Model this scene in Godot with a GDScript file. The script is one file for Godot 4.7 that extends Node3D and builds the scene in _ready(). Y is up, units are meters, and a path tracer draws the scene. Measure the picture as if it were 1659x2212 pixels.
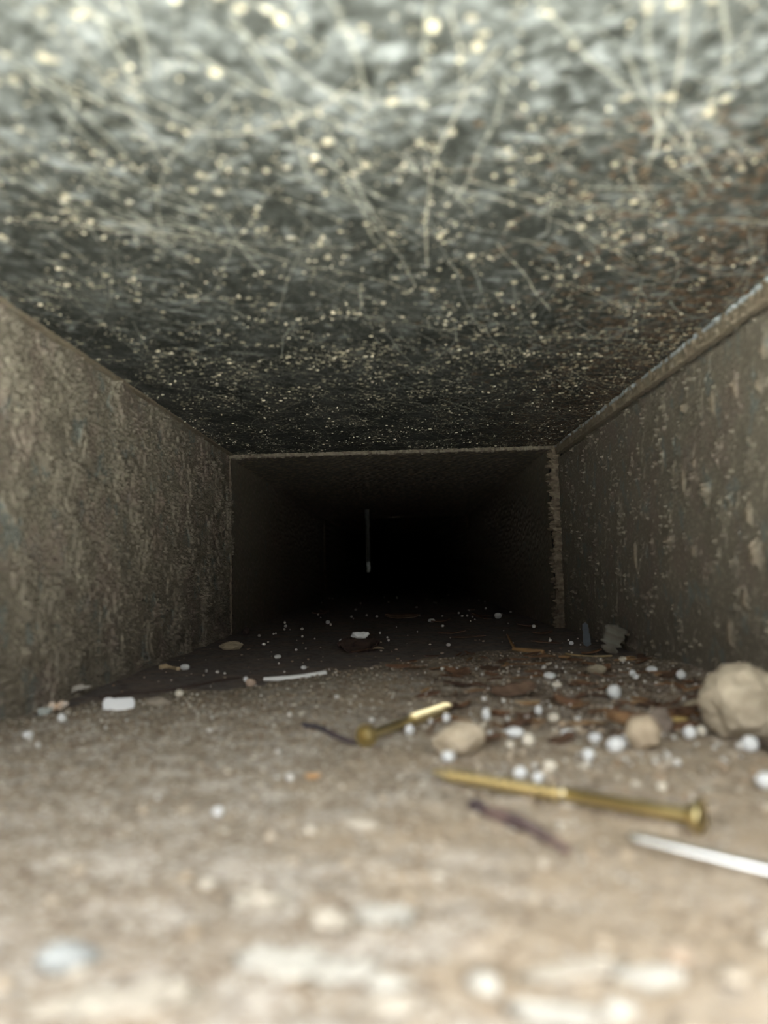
extends Node3D
# A long rectangular steel duct seen from just inside its mouth. Plans are in millimetres: x to the right, y up, d into the duct.

const MM := 0.001
const LEFT := -142.0
const RIGHT := 133.0
const TOP := 149.0
const JOINT := 596.0      # first sheet-metal joint
const JOINT2 := 1330.0
const END := 4200.0
const PLATE := -0.9       # the bare floor plate lies this far under the dirt

var rng := RandomNumberGenerator.new()
var c := Color.WHITE      # colour that a relief function leaves for grid()
var M := {}
var N := {}


func _ready() -> void:
	rng.seed = 7
	camera_sky_sun()
	make_noises()
	make_materials()
	duct()
	joints()
	dirt_floor()
	screws_and_nail()
	stones()
	sticks()
	flakes()
	beads()
	scraps()
	foreground_chips()
	grit()
	ceiling_dust()


func camera_sky_sun() -> void:
	var cam := Camera3D.new()
	cam.name = "camera"
	var lens := CameraAttributesPhysical.new()
	lens.frustum_focal_length = 16.82        # on a 24 mm high frame: 71 degrees from top to bottom
	lens.frustum_near = 0.01
	lens.frustum_far = 50.0
	lens.frustum_focus_distance = 0.57
	lens.exposure_aperture = 5.5             # a pupil of 3 mm, as in the phone
	cam.attributes = lens
	cam.position = Vector3(0, 0.051, 0)
	cam.rotation = Vector3(0.0780, 0.0211, -0.0246)
	add_child(cam)
	cam.current = true
	var sky_m := ProceduralSkyMaterial.new()  # bright overcast
	sky_m.sky_top_color = Color(0.95, 0.97, 1.0)
	sky_m.sky_horizon_color = Color(0.80, 0.81, 0.81)
	sky_m.ground_horizon_color = Color(0.80, 0.78, 0.73)
	sky_m.ground_bottom_color = Color(0.70, 0.68, 0.63)
	var sky := Sky.new()
	sky.sky_material = sky_m
	var env := Environment.new()
	env.background_mode = Environment.BG_SKY
	env.sky = sky
	env.background_energy_multiplier = 1.0
	env.tonemap_mode = Environment.TONE_MAPPER_LINEAR
	env.tonemap_exposure = 9.8
	env.sdfgi_enabled = true
	env.ssao_enabled = true
	env.ssil_enabled = true
	var we := WorldEnvironment.new()
	we.name = "daylight"
	we.environment = env
	add_child(we)
	var sun := DirectionalLight3D.new()       # stands to one side: it lights the yard before the mouth, not the duct
	sun.name = "sun"
	sun.light_color = Color(0.98, 1.0, 0.99)
	sun.light_energy = 9.0
	sun.light_angular_distance = 4.0
	sun.shadow_enabled = true
	add_child(sun)
	sun.look_at_from_position(Vector3(0.6, 0.9, -0.03), Vector3.ZERO)


# ---------------------------------------------------------------- helpers

func noise(s: int, size: float, octaves := 1, cellular := false) -> FastNoiseLite:
	var n := FastNoiseLite.new()
	n.seed = s
	n.frequency = 1.0 / size
	n.noise_type = FastNoiseLite.TYPE_CELLULAR if cellular else FastNoiseLite.TYPE_SIMPLEX_SMOOTH
	n.fractal_type = FastNoiseLite.FRACTAL_FBM if octaves > 1 else FastNoiseLite.FRACTAL_NONE
	n.fractal_octaves = octaves
	if cellular:
		n.cellular_return_type = FastNoiseLite.RETURN_DISTANCE
		n.cellular_distance_function = FastNoiseLite.DISTANCE_EUCLIDEAN_SQUARED
	return n


# Round bumps of height 1, one in each cell that is near enough to its middle; reach is the share of the cell that the bump fills.
func bumps(n: FastNoiseLite, u: float, v: float, reach: float) -> float:
	return smoothstep(0.0, 0.9, (reach - 1.0 - n.get_noise_2d(u, v)) / reach)


func make_noises() -> void:
	N = {
		"crust": noise(3, 44.0, 4), "scab": noise(11, 11.0, 4), "blob": noise(5, 5.2, 1, true), "small": noise(8, 2.6, 1, true), "tiny": noise(9, 1.35, 1, true), "where": noise(21, 26.0, 2), "fine": noise(31, 1.3, 2),
		"drip": noise(41, 8.0, 3), "tone": noise(51, 38.0, 3), "tone2": noise(61, 17.0, 4), "clump": noise(71, 14.0, 4), "grain": noise(81, 2.6, 2), "edge": noise(91, 30.0, 3), "fleck": noise(101, 4.0, 3),
		"wide": noise(111, 70.0, 2),
	}


func paint(albedo: Color, rough := 0.9, metal := 0.0, vertex := false) -> StandardMaterial3D:
	var m := StandardMaterial3D.new()
	m.albedo_color = albedo.linear_to_srgb()
	m.roughness = rough
	m.metallic = metal
	m.metallic_specular = 0.35
	m.vertex_color_use_as_albedo = vertex
	return m


func make_materials() -> void:
	M.relief = paint(Color.WHITE, 0.8, 0.0, true)
	M.dirt = paint(Color.WHITE, 0.95, 0.0, true)
	M.matte = paint(Color.WHITE, 0.9, 0.0, true)
	M.foam = paint(Color(0.80, 0.80, 0.78), 0.7)
	M.brass = paint(Color(0.82, 0.68, 0.33), 0.36, 1.0)
	M.brass_worn = paint(Color(0.78, 0.66, 0.38), 0.45, 1.0)
	M.steel = paint(Color(0.80, 0.79, 0.76), 0.26, 1.0)
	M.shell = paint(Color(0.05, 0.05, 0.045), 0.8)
	M.yard = paint(Color(0.46, 0.43, 0.38), 0.95)
	M.ceiling = paint(Color.WHITE, 0.62)
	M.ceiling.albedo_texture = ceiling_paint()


func tag(o: Node, label: String, category: String, group := "", kind := "") -> Node:
	if label:
		o.set_meta("label", label)
	if category:
		o.set_meta("category", category)
	if group:
		o.set_meta("group", group)
	if kind:
		o.set_meta("kind", kind)
	return o


func numbered(called: String) -> String:
	if not has_node(NodePath(called)):
		return called
	var k := 1
	while has_node(NodePath("%s_%03d" % [called, k])):
		k += 1
	return "%s_%03d" % [called, k]


func obj(called: String, mesh: Mesh, mat: Material, parent: Node = self, at := Vector3.ZERO, basis := Basis.IDENTITY) -> MeshInstance3D:
	var o := MeshInstance3D.new()
	o.name = numbered(called) if parent == self else called
	o.mesh = mesh
	o.material_override = mat
	o.transform = Transform3D(basis, at)
	o.cast_shadow = GeometryInstance3D.SHADOW_CASTING_SETTING_ON
	parent.add_child(o, true)
	return o


func thing(called: String, label: String, category: String, at := Vector3.ZERO, basis := Basis.IDENTITY, group := "") -> Node3D:
	var o := Node3D.new()
	o.name = numbered(called)
	o.transform = Transform3D(basis, at)
	add_child(o)
	return tag(o, label, category, group)


func p(x: float, y: float, d: float) -> Vector3:
	return Vector3(x, y, -d) * MM


func steps(a: float, b: float, n: int) -> PackedFloat32Array:
	var r := PackedFloat32Array()
	for i in n + 1:
		r.append(lerpf(a, b, float(i) / n))
	return r


func growing(a: float, b: float, ratio: float) -> PackedFloat32Array:
	var n := int(ceil(log(b / a) / ratio))
	var r := PackedFloat32Array()
	for i in n + 1:
		r.append(a * pow(b / a, float(i) / n))
	return r


# A surface over two parameters; f(u, v) returns the place in mm and leaves the colour in c. Its face is turned towards «facing».
func grid(us: PackedFloat32Array, vs: PackedFloat32Array, f: Callable, facing: Vector3, uv_rect := Rect2(0, 0, 0, 0)) -> ArrayMesh:
	var nu := us.size()
	var nv := vs.size()
	var pos := PackedVector3Array()
	var col := PackedColorArray()
	var uv := PackedVector2Array()
	pos.resize(nu * nv)
	col.resize(nu * nv)
	uv.resize(nu * nv)
	var textured := uv_rect.size.x > 0.0
	var at := 0
	for i in nu:
		for j in nv:
			pos[at] = f.call(us[i], vs[j]) * MM
			col[at] = c
			if textured:
				uv[at] = Vector2((vs[j] - uv_rect.position.x) / uv_rect.size.x, (us[i] - uv_rect.position.y) / uv_rect.size.y)
			at += 1
	var a := pos[nv] - pos[0]
	var side := signf(a.cross(pos[1] - pos[0]).dot(facing))
	var nor := PackedVector3Array()
	nor.resize(nu * nv)
	at = 0
	for i in nu:
		var up := nv if i < nu - 1 else 0
		var down := nv if i > 0 else 0
		for j in nv:
			var du := pos[at + up] - pos[at - down]
			var dv := pos[at + (1 if j < nv - 1 else 0)] - pos[at - (1 if j > 0 else 0)]
			nor[at] = (du.cross(dv) * side).normalized()
			at += 1
	var idx := PackedInt32Array()
	idx.resize((nu - 1) * (nv - 1) * 6)
	var k := 0
	for i in nu - 1:
		for j in nv - 1:
			var q := i * nv + j
			if side < 0.0:
				idx[k] = q; idx[k + 1] = q + nv; idx[k + 2] = q + 1
				idx[k + 3] = q + 1; idx[k + 4] = q + nv; idx[k + 5] = q + nv + 1
			else:
				idx[k] = q; idx[k + 1] = q + 1; idx[k + 2] = q + nv
				idx[k + 3] = q + 1; idx[k + 4] = q + nv + 1; idx[k + 5] = q + nv
			k += 6
	var arrays := []
	arrays.resize(Mesh.ARRAY_MAX)
	arrays[Mesh.ARRAY_VERTEX] = pos
	arrays[Mesh.ARRAY_NORMAL] = nor
	arrays[Mesh.ARRAY_COLOR] = col
	if textured:
		arrays[Mesh.ARRAY_TEX_UV] = uv
	arrays[Mesh.ARRAY_INDEX] = idx
	var m := ArrayMesh.new()
	m.add_surface_from_arrays(Mesh.PRIMITIVE_TRIANGLES, arrays)
	return m


# Joins closed shells given as rings of points (each ring the same length) into one mesh with smooth normals.
func skin(st: SurfaceTool, rings: Array, cap_start := true, cap_end := true) -> void:
	var n: int = rings[0].size()
	for i in rings.size() - 1:
		for j in n:
			var k := (j + 1) % n
			tri(st, rings[i][j], rings[i][k], rings[i + 1][j])
			tri(st, rings[i][k], rings[i + 1][k], rings[i + 1][j])
	for e in [[cap_start, 0], [cap_end, rings.size() - 1]]:
		if not e[0]:
			continue
		var mid := Vector3.ZERO
		for q in rings[e[1]]:
			mid += q / n
		for j in n:
			if e[1] == 0:
				tri(st, mid, rings[e[1]][(j + 1) % n], rings[e[1]][j])
			else:
				tri(st, mid, rings[e[1]][j], rings[e[1]][(j + 1) % n])


func tri(st: SurfaceTool, a: Vector3, b: Vector3, d: Vector3) -> void:
	if a.is_equal_approx(b) or b.is_equal_approx(d) or a.is_equal_approx(d):
		return
	st.add_vertex(a)
	st.add_vertex(d)
	st.add_vertex(b)


func begin() -> SurfaceTool:
	var st := SurfaceTool.new()
	st.begin(Mesh.PRIMITIVE_TRIANGLES)
	st.set_smooth_group(0)
	st.set_color(Color.WHITE)
	return st


func done(st: SurfaceTool) -> ArrayMesh:
	st.index()
	st.generate_normals()
	return st.commit()


# A tube along points (mm) with a radius at each; rough > 0 makes it gnarled. Vertical squash flattens its section.
func tube(points: PackedVector3Array, radii: PackedFloat32Array, sides := 10, rough := 0.0, colors: Array = [Color.WHITE], squash := 1.0, fine := 1) -> ArrayMesh:
	var st := begin()
	var curve := Curve3D.new()
	for i in points.size():
		var t := (points[mini(i + 1, points.size() - 1)] - points[maxi(i - 1, 0)]) / 6.0
		curve.add_point(points[i], -t, t)
	var rings := []
	var tints := []
	var n := (points.size() - 1) * 6 * fine
	for i in n + 1:
		var s := float(i) / n * (points.size() - 1)
		var k := mini(int(s), points.size() - 2)
		var q := curve.sample(k, s - k)
		var ahead := curve.sample(mini(k, points.size() - 2), minf(s - k + 0.02, 1.0)) - curve.sample(k, maxf(s - k - 0.02, 0.0))
		var r := lerpf(radii[k], radii[k + 1], s - k)
		var side := ahead.cross(Vector3.UP).normalized()
		var up := side.cross(ahead).normalized()
		var ring := []
		for j in sides:
			var w := TAU * j / sides
			var o := side * cos(w) + up * sin(w) * squash
			var g: float = 1.0 + rough * N.fleck.get_noise_3dv((q + o * r) * 1.7 + points[0])
			ring.append((q + o * r * g) * MM)
		rings.append(ring)
		tints.append(colors[mini(int(s / (points.size() - 1) * colors.size()), colors.size() - 1)])
	for i in rings.size() - 1:
		st.set_color(tints[i])
		skin(st, [rings[i], rings[i + 1]], i == 0, i == rings.size() - 2)
	return done(st)


# A lump: an ellipsoid (half sizes in mm) knocked into facets and pitted by noise, standing with its foot near y = 0.
func lump(r: Vector3, s: int, rough: float, tint: Color, tint2: Color, rows := 14, facets := 0, sink := 0.12) -> ArrayMesh:
	var cuts := []
	var rg := RandomNumberGenerator.new()
	rg.seed = s
	for i in facets:
		cuts.append([Vector3(rg.randf_range(-1, 1), rg.randf_range(-0.6, 1), rg.randf_range(-1, 1)).normalized(), rg.randf_range(0.66, 0.9)])
	var off := Vector3(s * 13.7, s * 3.1, s * 7.9)
	var f := func(u: float, v: float) -> Vector3:
		var dir := Vector3(sin(u) * cos(v), -cos(u), sin(u) * sin(v))
		var g := 1.0
		for k in cuts:
			var along := dir.dot(k[0])
			if along > k[1]:
				g = minf(g, k[1] / along)
		g *= 1.0 + rough * (N.clump.get_noise_3dv(dir * 9.0 + off) + 0.35 * N.clump.get_noise_3dv(dir * 30.0 + off))
		var t: float = clampf(0.5 + 0.9 * N.clump.get_noise_3dv(dir * 16.0 - off) + 0.5 * N.clump.get_noise_3dv(dir * 60.0 - off), 0.0, 1.0)
		c = tint.lerp(tint2, t)
		var q := dir * g
		return Vector3(q.x * r.x, maxf(q.y, -1.0 + sink) * r.y + r.y * (1.0 - sink), q.z * r.z)
	return grid_closed(steps(0.001, PI - 0.001, rows), steps(0.0, TAU, rows * 3 / 2), f)


func grid_closed(us: PackedFloat32Array, vs: PackedFloat32Array, f: Callable) -> ArrayMesh:
	var m := grid(us, vs, f, Vector3.DOWN)
	var st := SurfaceTool.new()
	st.create_from(m, 0)
	var arrays := st.commit_to_arrays()
	# the first quad of a ball's foot may be slivers: orient by the sum over all triangles instead
	var pos: PackedVector3Array = arrays[Mesh.ARRAY_VERTEX]
	var idx: PackedInt32Array = arrays[Mesh.ARRAY_INDEX]
	var mid := Vector3.ZERO
	for q in pos:
		mid += q / pos.size()
	var total := 0.0
	for k in range(0, idx.size(), 3):
		var a := pos[idx[k]]
		total += (pos[idx[k + 1]] - a).cross(pos[idx[k + 2]] - a).dot(a - mid)
	if total > 0.0:                             # front faces run clockwise
		for k in range(0, idx.size(), 3):
			var t := idx[k + 1]
			idx[k + 1] = idx[k + 2]
			idx[k + 2] = t
	var nor: PackedVector3Array = arrays[Mesh.ARRAY_NORMAL]
	var out := 0.0
	for k in pos.size():
		out += nor[k].dot(pos[k] - mid)
	if out < 0.0:
		for k in nor.size():
			nor[k] = -nor[k]
	arrays[Mesh.ARRAY_NORMAL] = nor
	arrays[Mesh.ARRAY_INDEX] = idx
	var r := ArrayMesh.new()
	r.add_surface_from_arrays(Mesh.PRIMITIVE_TRIANGLES, arrays)
	return r


# A thin curled scrap (paint flake, leaf, paper): a ragged outline with two faces and an edge. Long axis x, thickness t.
func scrap(l: float, w: float, t: float, curl: float, s: int, tint: Color, tint2: Color, ragged := 0.25, taper := 0.0, boxy := 3.0) -> ArrayMesh:
	var st := begin()
	var nu := 12
	var nv := 7
	var off := Vector3(s * 5.3, s * 2.1, s * 9.7)
	var top := []
	var bottom := []
	var tint_at := []
	for i in nu + 1:
		var a := float(i) / nu * 2.0 - 1.0
		var half: float = w / 2.0 * sqrt(maxf(0.03, 1.0 - pow(absf(a), boxy))) * (1.0 - taper * (a * 0.5 + 0.5)) * (1.0 + ragged * N.fleck.get_noise_2d(a * 14.0 + off.x, 3.0 + off.y))
		var row := []
		var under := []
		for j in nv + 1:
			var b := float(j) / nv * 2.0 - 1.0
			var x: float = a * l / 2.0 * (1.0 + 0.5 * ragged * N.fleck.get_noise_2d(b * 10.0 + off.z, off.x))
			var z: float = b * half + ragged * w * 0.25 * N.clump.get_noise_2d(a * 9.0, off.x)
			var y: float = curl * (a * a * l * 0.22 + b * b * w * 0.3) + 0.16 * w * absf(curl) * N.clump.get_noise_2d(a * 14.0 + off.x, b * 14.0 + off.y) + 0.1 * w * curl * a * b
			row.append(Vector3(x, y + t, z) * MM)
			under.append(Vector3(x, y, z) * MM)
		top.append(row)
		bottom.append(under)
		tint_at.append(tint.lerp(tint2, clampf(0.5 + 0.8 * N.clump.get_noise_2d(a * 22.0 + off.y, off.z), 0, 1)))
	for i in nu:
		st.set_color(tint_at[i])
		for j in nv:
			tri(st, top[i][j], top[i][j + 1], top[i + 1][j])
			tri(st, top[i][j + 1], top[i + 1][j + 1], top[i + 1][j])
			tri(st, bottom[i][j], bottom[i + 1][j], bottom[i][j + 1])
			tri(st, bottom[i][j + 1], bottom[i + 1][j], bottom[i + 1][j + 1])
		for e in [0, nv]:
			if e == 0:
				tri(st, top[i][0], top[i + 1][0], bottom[i][0])
				tri(st, top[i + 1][0], bottom[i + 1][0], bottom[i][0])
			else:
				tri(st, top[i][nv], bottom[i][nv], top[i + 1][nv])
				tri(st, top[i + 1][nv], bottom[i][nv], bottom[i + 1][nv])
	for e in [0, nu]:
		for j in nv:
			if e == 0:
				tri(st, top[0][j], bottom[0][j], top[0][j + 1])
				tri(st, top[0][j + 1], bottom[0][j], bottom[0][j + 1])
			else:
				tri(st, top[nu][j], top[nu][j + 1], bottom[nu][j])
				tri(st, top[nu][j + 1], bottom[nu][j + 1], bottom[nu][j])
	return done(st)


func box(a: Vector3, b: Vector3) -> BoxMesh:
	var m := BoxMesh.new()
	m.size = (b - a).abs() * MM
	return m


# ---------------------------------------------------------------- the duct

func near_segment(d: float, y: float, a: Vector2, b: Vector2) -> float:
	var q := Vector2(d, y)
	var t := clampf((q - a).dot(b - a) / (b - a).length_squared(), 0.0, 1.0)
	return q.distance_to(a.lerp(b, t))


func rust_tone(d: float, y: float, s: float, height: float) -> Color:
	var t: float = N.tone.get_noise_2d(d + s, y * 0.8)
	var k: float = N.tone2.get_noise_2d(d * 1.2 + s, y * 0.7 - s)
	var f: float = N.fleck.get_noise_2d(d + s, y)
	var q := Color(0.163, 0.140, 0.104)                                            # dust-coated old paint
	q = q.lerp(Color(0.150, 0.153, 0.132), smoothstep(0.14, 0.40, k - 0.10 - 0.35 * height))   # blue-grey paint left bare
	q = q.lerp(Color(0.168, 0.132, 0.104), 0.7 * smoothstep(0.08, 0.36, t + 0.3 * f))  # reddish rust
	q = q.lerp(Color(0.26, 0.23, 0.17), 0.6 * smoothstep(0.18, 0.5, f))
	return q


func left_relief(d: float, y: float) -> Vector3:
	var wy := y * 1.05
	var a: float = N.crust.get_noise_2d(d, wy)
	var b: float = N.scab.get_noise_2d(d + 40.0, wy)
	var wide: float = N.where.get_noise_2d(d, wy)
	var h := 1.35 * smoothstep(0.0, 0.03, a) + 1.2 * smoothstep(0.25, 0.28, a) + 0.8 * smoothstep(0.38, 0.41, b)
	h += 1.5 * bumps(N.blob, d * 0.8, y, 0.06) * smoothstep(0.0, 0.35, wide)
	h += 0.85 * bumps(N.small, d, y, 0.09) * smoothstep(-0.25, 0.15, wide + 0.5 * b) + 0.45 * bumps(N.tiny, d * 0.75, y * 0.75, 0.10)
	h += 0.10 * N.fine.get_noise_2d(d * 0.8, y * 0.8) + 0.35 * wide
	c = rust_tone(d, y, 0.0, h - 0.5)
	var wob: float = 2.0 * N.fleck.get_noise_2d(d * 0.6, y * 0.6)
	h -= 1.5 * (1.0 - smoothstep(0.5, 2.2, near_segment(d, y + wob, Vector2(296.1, 103.4), Vector2(335.8, 97.6)) ))
	h -= 1.3 * (1.0 - smoothstep(0.3, 1.6, near_segment(d, y + wob, Vector2(335.8, 97.6), Vector2(421.4, 75.3)) ))
	h -= 1.4 * (1.0 - smoothstep(0.4, 1.5, near_segment(d + wob * 0.5, y, Vector2(338.0, 25.4), Vector2(336.9, -4.4)) ))
	for k in LEFT_LUMPS:
		var e := Vector2((d - k[0]) / k[2], (y - k[1]) / k[3])
		h += k[4] * smoothstep(1.0, 0.35, e.length() + 0.25 * N.scab.get_noise_2d(d * 2.0, y * 2.0))
	return Vector3(LEFT + h, y, -d)


const LEFT_LUMPS := [  # d, y, half length, half height, how far they stand out
	[252.5, 118.3, 3.5, 7.0, 1.8], [270.3, 22.6, 4.0, 3.6, 2.2], [292.3, 56.6, 7.0, 2.2, 1.3], [325.6, 99.5, 8.0, 5.0, 1.0], [297.0, 63.4, 6.0, 9.0, 0.9], [271.6, 36.3, 7.0, 3.0, 0.9], [344.9, 27.0, 8.0, 3.0, 1.3],
]


func right_relief(d: float, y: float) -> Vector3:
	var wy := y * 1.05
	var a: float = N.crust.get_noise_2d(d * 1.1 + 500.0, wy)
	var wide: float = N.where.get_noise_2d(d + 300.0, wy)
	var drip: float = N.drip.get_noise_2d(d * 0.7 + 200.0, y * 0.4)
	var h := 0.4 * smoothstep(0.20, 0.24, a) + 0.5 * smoothstep(0.34, 0.40, drip) * smoothstep(-0.1, 0.3, wide)
	h += 1.5 * bumps(N.blob, d * 0.75 + 77.0, y, 0.05) * smoothstep(0.05, 0.35, wide)
	h += 0.7 * bumps(N.small, d + 33.0, y * 0.7, 0.07) * smoothstep(0.05, 0.4, drip + 0.3 * wide) + 0.28 * bumps(N.tiny, d * 0.7 + 9.0, y * 0.55, 0.07)
	h += 0.08 * N.fine.get_noise_2d(d * 0.8, y * 0.8) + 0.4 * wide
	c = rust_tone(d, y, 700.0, h - 0.2)
	for k in RIGHT_LUMPS:
		var e := Vector2((d - k[0]) / k[2], (y - k[1]) / k[3])
		var bump := smoothstep(1.0, 0.3, e.length() + 0.3 * N.scab.get_noise_2d(d * 2.2, y * 2.2))
		h += k[4] * bump
		c = c.lerp(Color(0.25, 0.19, 0.13), bump * 0.5)
	if y > TOP - 11.0:                                    # the gap under the corner flange
		h -= 4.5 * smoothstep(TOP - 10.2, TOP - 9.2, y + 0.4 * N.fleck.get_noise_2d(d, 5.0))
	return Vector3(RIGHT - h, y, -d)


const RIGHT_LUMPS := [
	[270.5, 53.1, 4.5, 7.0, 3.0], [274.6, 68.1, 3.0, 6.0, 1.8], [309.6, 81.7, 3.4, 3.6, 2.0], [329.0, 121.4, 3.6, 3.2, 2.2], [300.2, 116.9, 2.2, 8.0, 1.0], [279.2, 117.5, 3.0, 4.5, 1.3], [354.9, 61.6, 5.0, 2.6, 2.0],
	[335.0, 87.8, 2.4, 9.0, 1.3], [408.0, 54.6, 3.0, 12.0, 1.2], [322.4, 94.6, 2.2, 3.0, 1.0], [259.8, 114.3, 3.0, 4.0, 2.0], [296.2, 20.9, 4.0, 8.0, 1.4], [328.0, 55.3, 4.0, 4.0, 1.6], [254.9, 126.5, 4.0, 5.0, 1.6], [282.6, 35.5, 3.0, 6.0, 1.0],
]


func ceiling_relief(d: float, x: float) -> Vector3:
	var h: float = 0.10 * N.fine.get_noise_2d(x * 0.7, d * 0.7) + 0.25 * smoothstep(0.2, 0.3, N.scab.get_noise_2d(x, d)) + 0.3 * bumps(N.small, x, d, 0.12)
	c = Color.WHITE
	return Vector3(x, TOP - h, -d)


func far_wall(side: float, inset: float) -> Callable:
	return func(d: float, y: float) -> Vector3:
		var h: float = 0.4 * smoothstep(0.0, 0.06, N.crust.get_noise_2d(d * 0.9, y * 0.5 + side * 90.0)) + 0.8 * bumps(N.small, d * 0.6, y * 0.5 + side * 50.0, 0.14) + 0.12 * N.fine.get_noise_2d(d, y)
		c = rust_tone(d, y, 300.0 * side, h)
		return Vector3((LEFT + inset + h) if side < 0 else (RIGHT - inset - h), y, -d)


func structure(called: String, mesh: Mesh, mat: Material, label := "") -> MeshInstance3D:
	var o := obj(called, mesh, mat)
	tag(o, label, "", "", "structure")
	return o


func duct() -> void:
	var run := growing(14.0, 140.0, 0.02)
	run.append_array(growing(140.0, 240.0, 0.004).slice(1))
	run.append_array(growing(240.0, JOINT + 1.0, 0.00095).slice(1))
	var up := steps(-3.0, TOP, 350)
	var far := growing(JOINT, JOINT2, 0.005)
	far.append_array(growing(JOINT2, END, 0.05).slice(1))
	var far_up := steps(-3.0, TOP, 110)
	var wall := structure("wall_left", grid(run, up, left_relief, Vector3.RIGHT), M.relief, "left duct wall of flaking dust-brown paint")
	obj("sheet", grid(far, far_up, far_wall(-1.0, 1.5), Vector3.RIGHT), M.relief, wall)
	obj("outer_shell", box(Vector3(LEFT - 6, -8, 12), Vector3(LEFT - 1.6, TOP + 6, END + 6)), M.shell, wall, p(LEFT - 3.8, TOP / 2 - 1, END / 2 + 9))
	var wall_run := growing(14.0, 140.0, 0.02)
	wall_run.append_array(growing(140.0, JOINT + 1.0, 0.0016).slice(1))
	wall = structure("wall_right", grid(wall_run, up, right_relief, Vector3.LEFT), M.relief, "right duct wall with rust blisters and drips")
	obj("sheet", grid(far, far_up, far_wall(1.0, 7.0), Vector3.LEFT), M.relief, wall)
	obj("outer_shell", box(Vector3(RIGHT + 5.4, -8, 12), Vector3(RIGHT + 9, TOP + 6, END + 6)), M.shell, wall, p(RIGHT + 7.2, TOP / 2 - 1, END / 2 + 9))
	# ceiling
	run = growing(14.0, 110.0, 0.06)
	run.append_array(growing(110.0, JOINT + 1.0, 0.0032).slice(1))
	var across := steps(LEFT, RIGHT, 300)
	var area := Rect2(-150.0, 20.0, 300.0, 600.0)
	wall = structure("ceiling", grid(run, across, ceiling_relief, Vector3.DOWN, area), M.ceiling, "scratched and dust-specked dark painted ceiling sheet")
	var far_top := func(d: float, x: float) -> Vector3:
		var h: float = 0.5 * N.drip.get_noise_2d(x * 0.35, d * 1.4) + 0.6 * bumps(N.small, x * 0.6, d, 0.14)
		c = Color(0.12, 0.10, 0.075).lerp(Color(0.25, 0.20, 0.14), smoothstep(0.0, 0.4, N.fleck.get_noise_2d(x * 0.5, d * 1.5)))
		return Vector3(x, TOP - 3.0 - h, -d)
	obj("sheet", grid(far, steps(LEFT, RIGHT, 160), far_top, Vector3.DOWN), M.relief, wall)
	obj("outer_shell", box(Vector3(LEFT - 6, TOP + 1, 12), Vector3(RIGHT + 9, TOP + 6, END + 6)), M.shell, wall, p((LEFT + RIGHT) / 2, TOP + 3.5, END / 2 + 9))
	# floor plate
	var plate := func(d: float, x: float) -> Vector3:
		var t: float = N.tone2.get_noise_2d(x * 0.5, d)
		c = Color(0.150, 0.130, 0.115).lerp(Color(0.19, 0.15, 0.12), smoothstep(-0.2, 0.4, t)).lerp(Color(0.08, 0.06, 0.046), 0.8 * smoothstep(0.1, 0.4, N.fleck.get_noise_2d(x * 0.5, d)))
		return Vector3(x, PLATE + 0.18 * t + 0.1 * N.fine.get_noise_2d(x, d), -d)
	run = growing(14.0, 230.0, 0.08)
	run.append_array(growing(230.0, JOINT2, 0.0045).slice(1))
	run.append_array(growing(JOINT2, END, 0.1).slice(1))
	wall = structure("floor", grid(run, steps(LEFT - 1, RIGHT + 1, 260), plate, Vector3.UP), M.relief, "dark steel floor plate of the duct")
	obj("outer_shell", box(Vector3(LEFT - 6, -8, 12), Vector3(RIGHT + 7, PLATE - 1.0, END + 6)), M.shell, wall, p((LEFT + RIGHT) / 2, (PLATE - 9.0) / 2, END / 2 + 9))
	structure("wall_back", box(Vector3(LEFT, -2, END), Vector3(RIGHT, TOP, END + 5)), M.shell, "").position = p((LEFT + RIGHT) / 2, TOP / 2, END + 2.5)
	# the yard before the mouth: it throws daylight up at the ceiling
	var yard := func(d: float, x: float) -> Vector3:
		c = Color(0.44, 0.45, 0.44).lerp(Color(0.36, 0.36, 0.35), smoothstep(-0.3, 0.3, N.tone.get_noise_2d(x * 0.4, d * 0.4)))
		return Vector3(x, -3.0 + 1.5 * N.clump.get_noise_2d(x * 0.3, d * 0.3), -d)
	var light_blocker := func(t: float, x: float) -> Vector3:  # added unseen ridge, shaped to keep light out of the deep duct
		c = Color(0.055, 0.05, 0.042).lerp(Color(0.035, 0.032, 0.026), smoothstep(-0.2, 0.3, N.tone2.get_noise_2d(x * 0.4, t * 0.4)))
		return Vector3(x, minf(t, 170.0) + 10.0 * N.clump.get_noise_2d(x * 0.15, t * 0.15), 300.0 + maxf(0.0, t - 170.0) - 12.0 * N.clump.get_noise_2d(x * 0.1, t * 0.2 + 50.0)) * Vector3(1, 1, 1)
	structure("added_light_blocker", grid(steps(-20.0, 460.0, 60), steps(-2500.0, 2500.0, 200), light_blocker, Vector3(0, 0.5, -1)), M.dirt, "unseen dark ridge added before the duct mouth to block low light")
	structure("ground", grid(steps(12.0, -3000.0, 120), steps(-2500.0, 2500.0, 160), yard, Vector3.UP), M.dirt, "pale ground outside the duct mouth")


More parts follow.
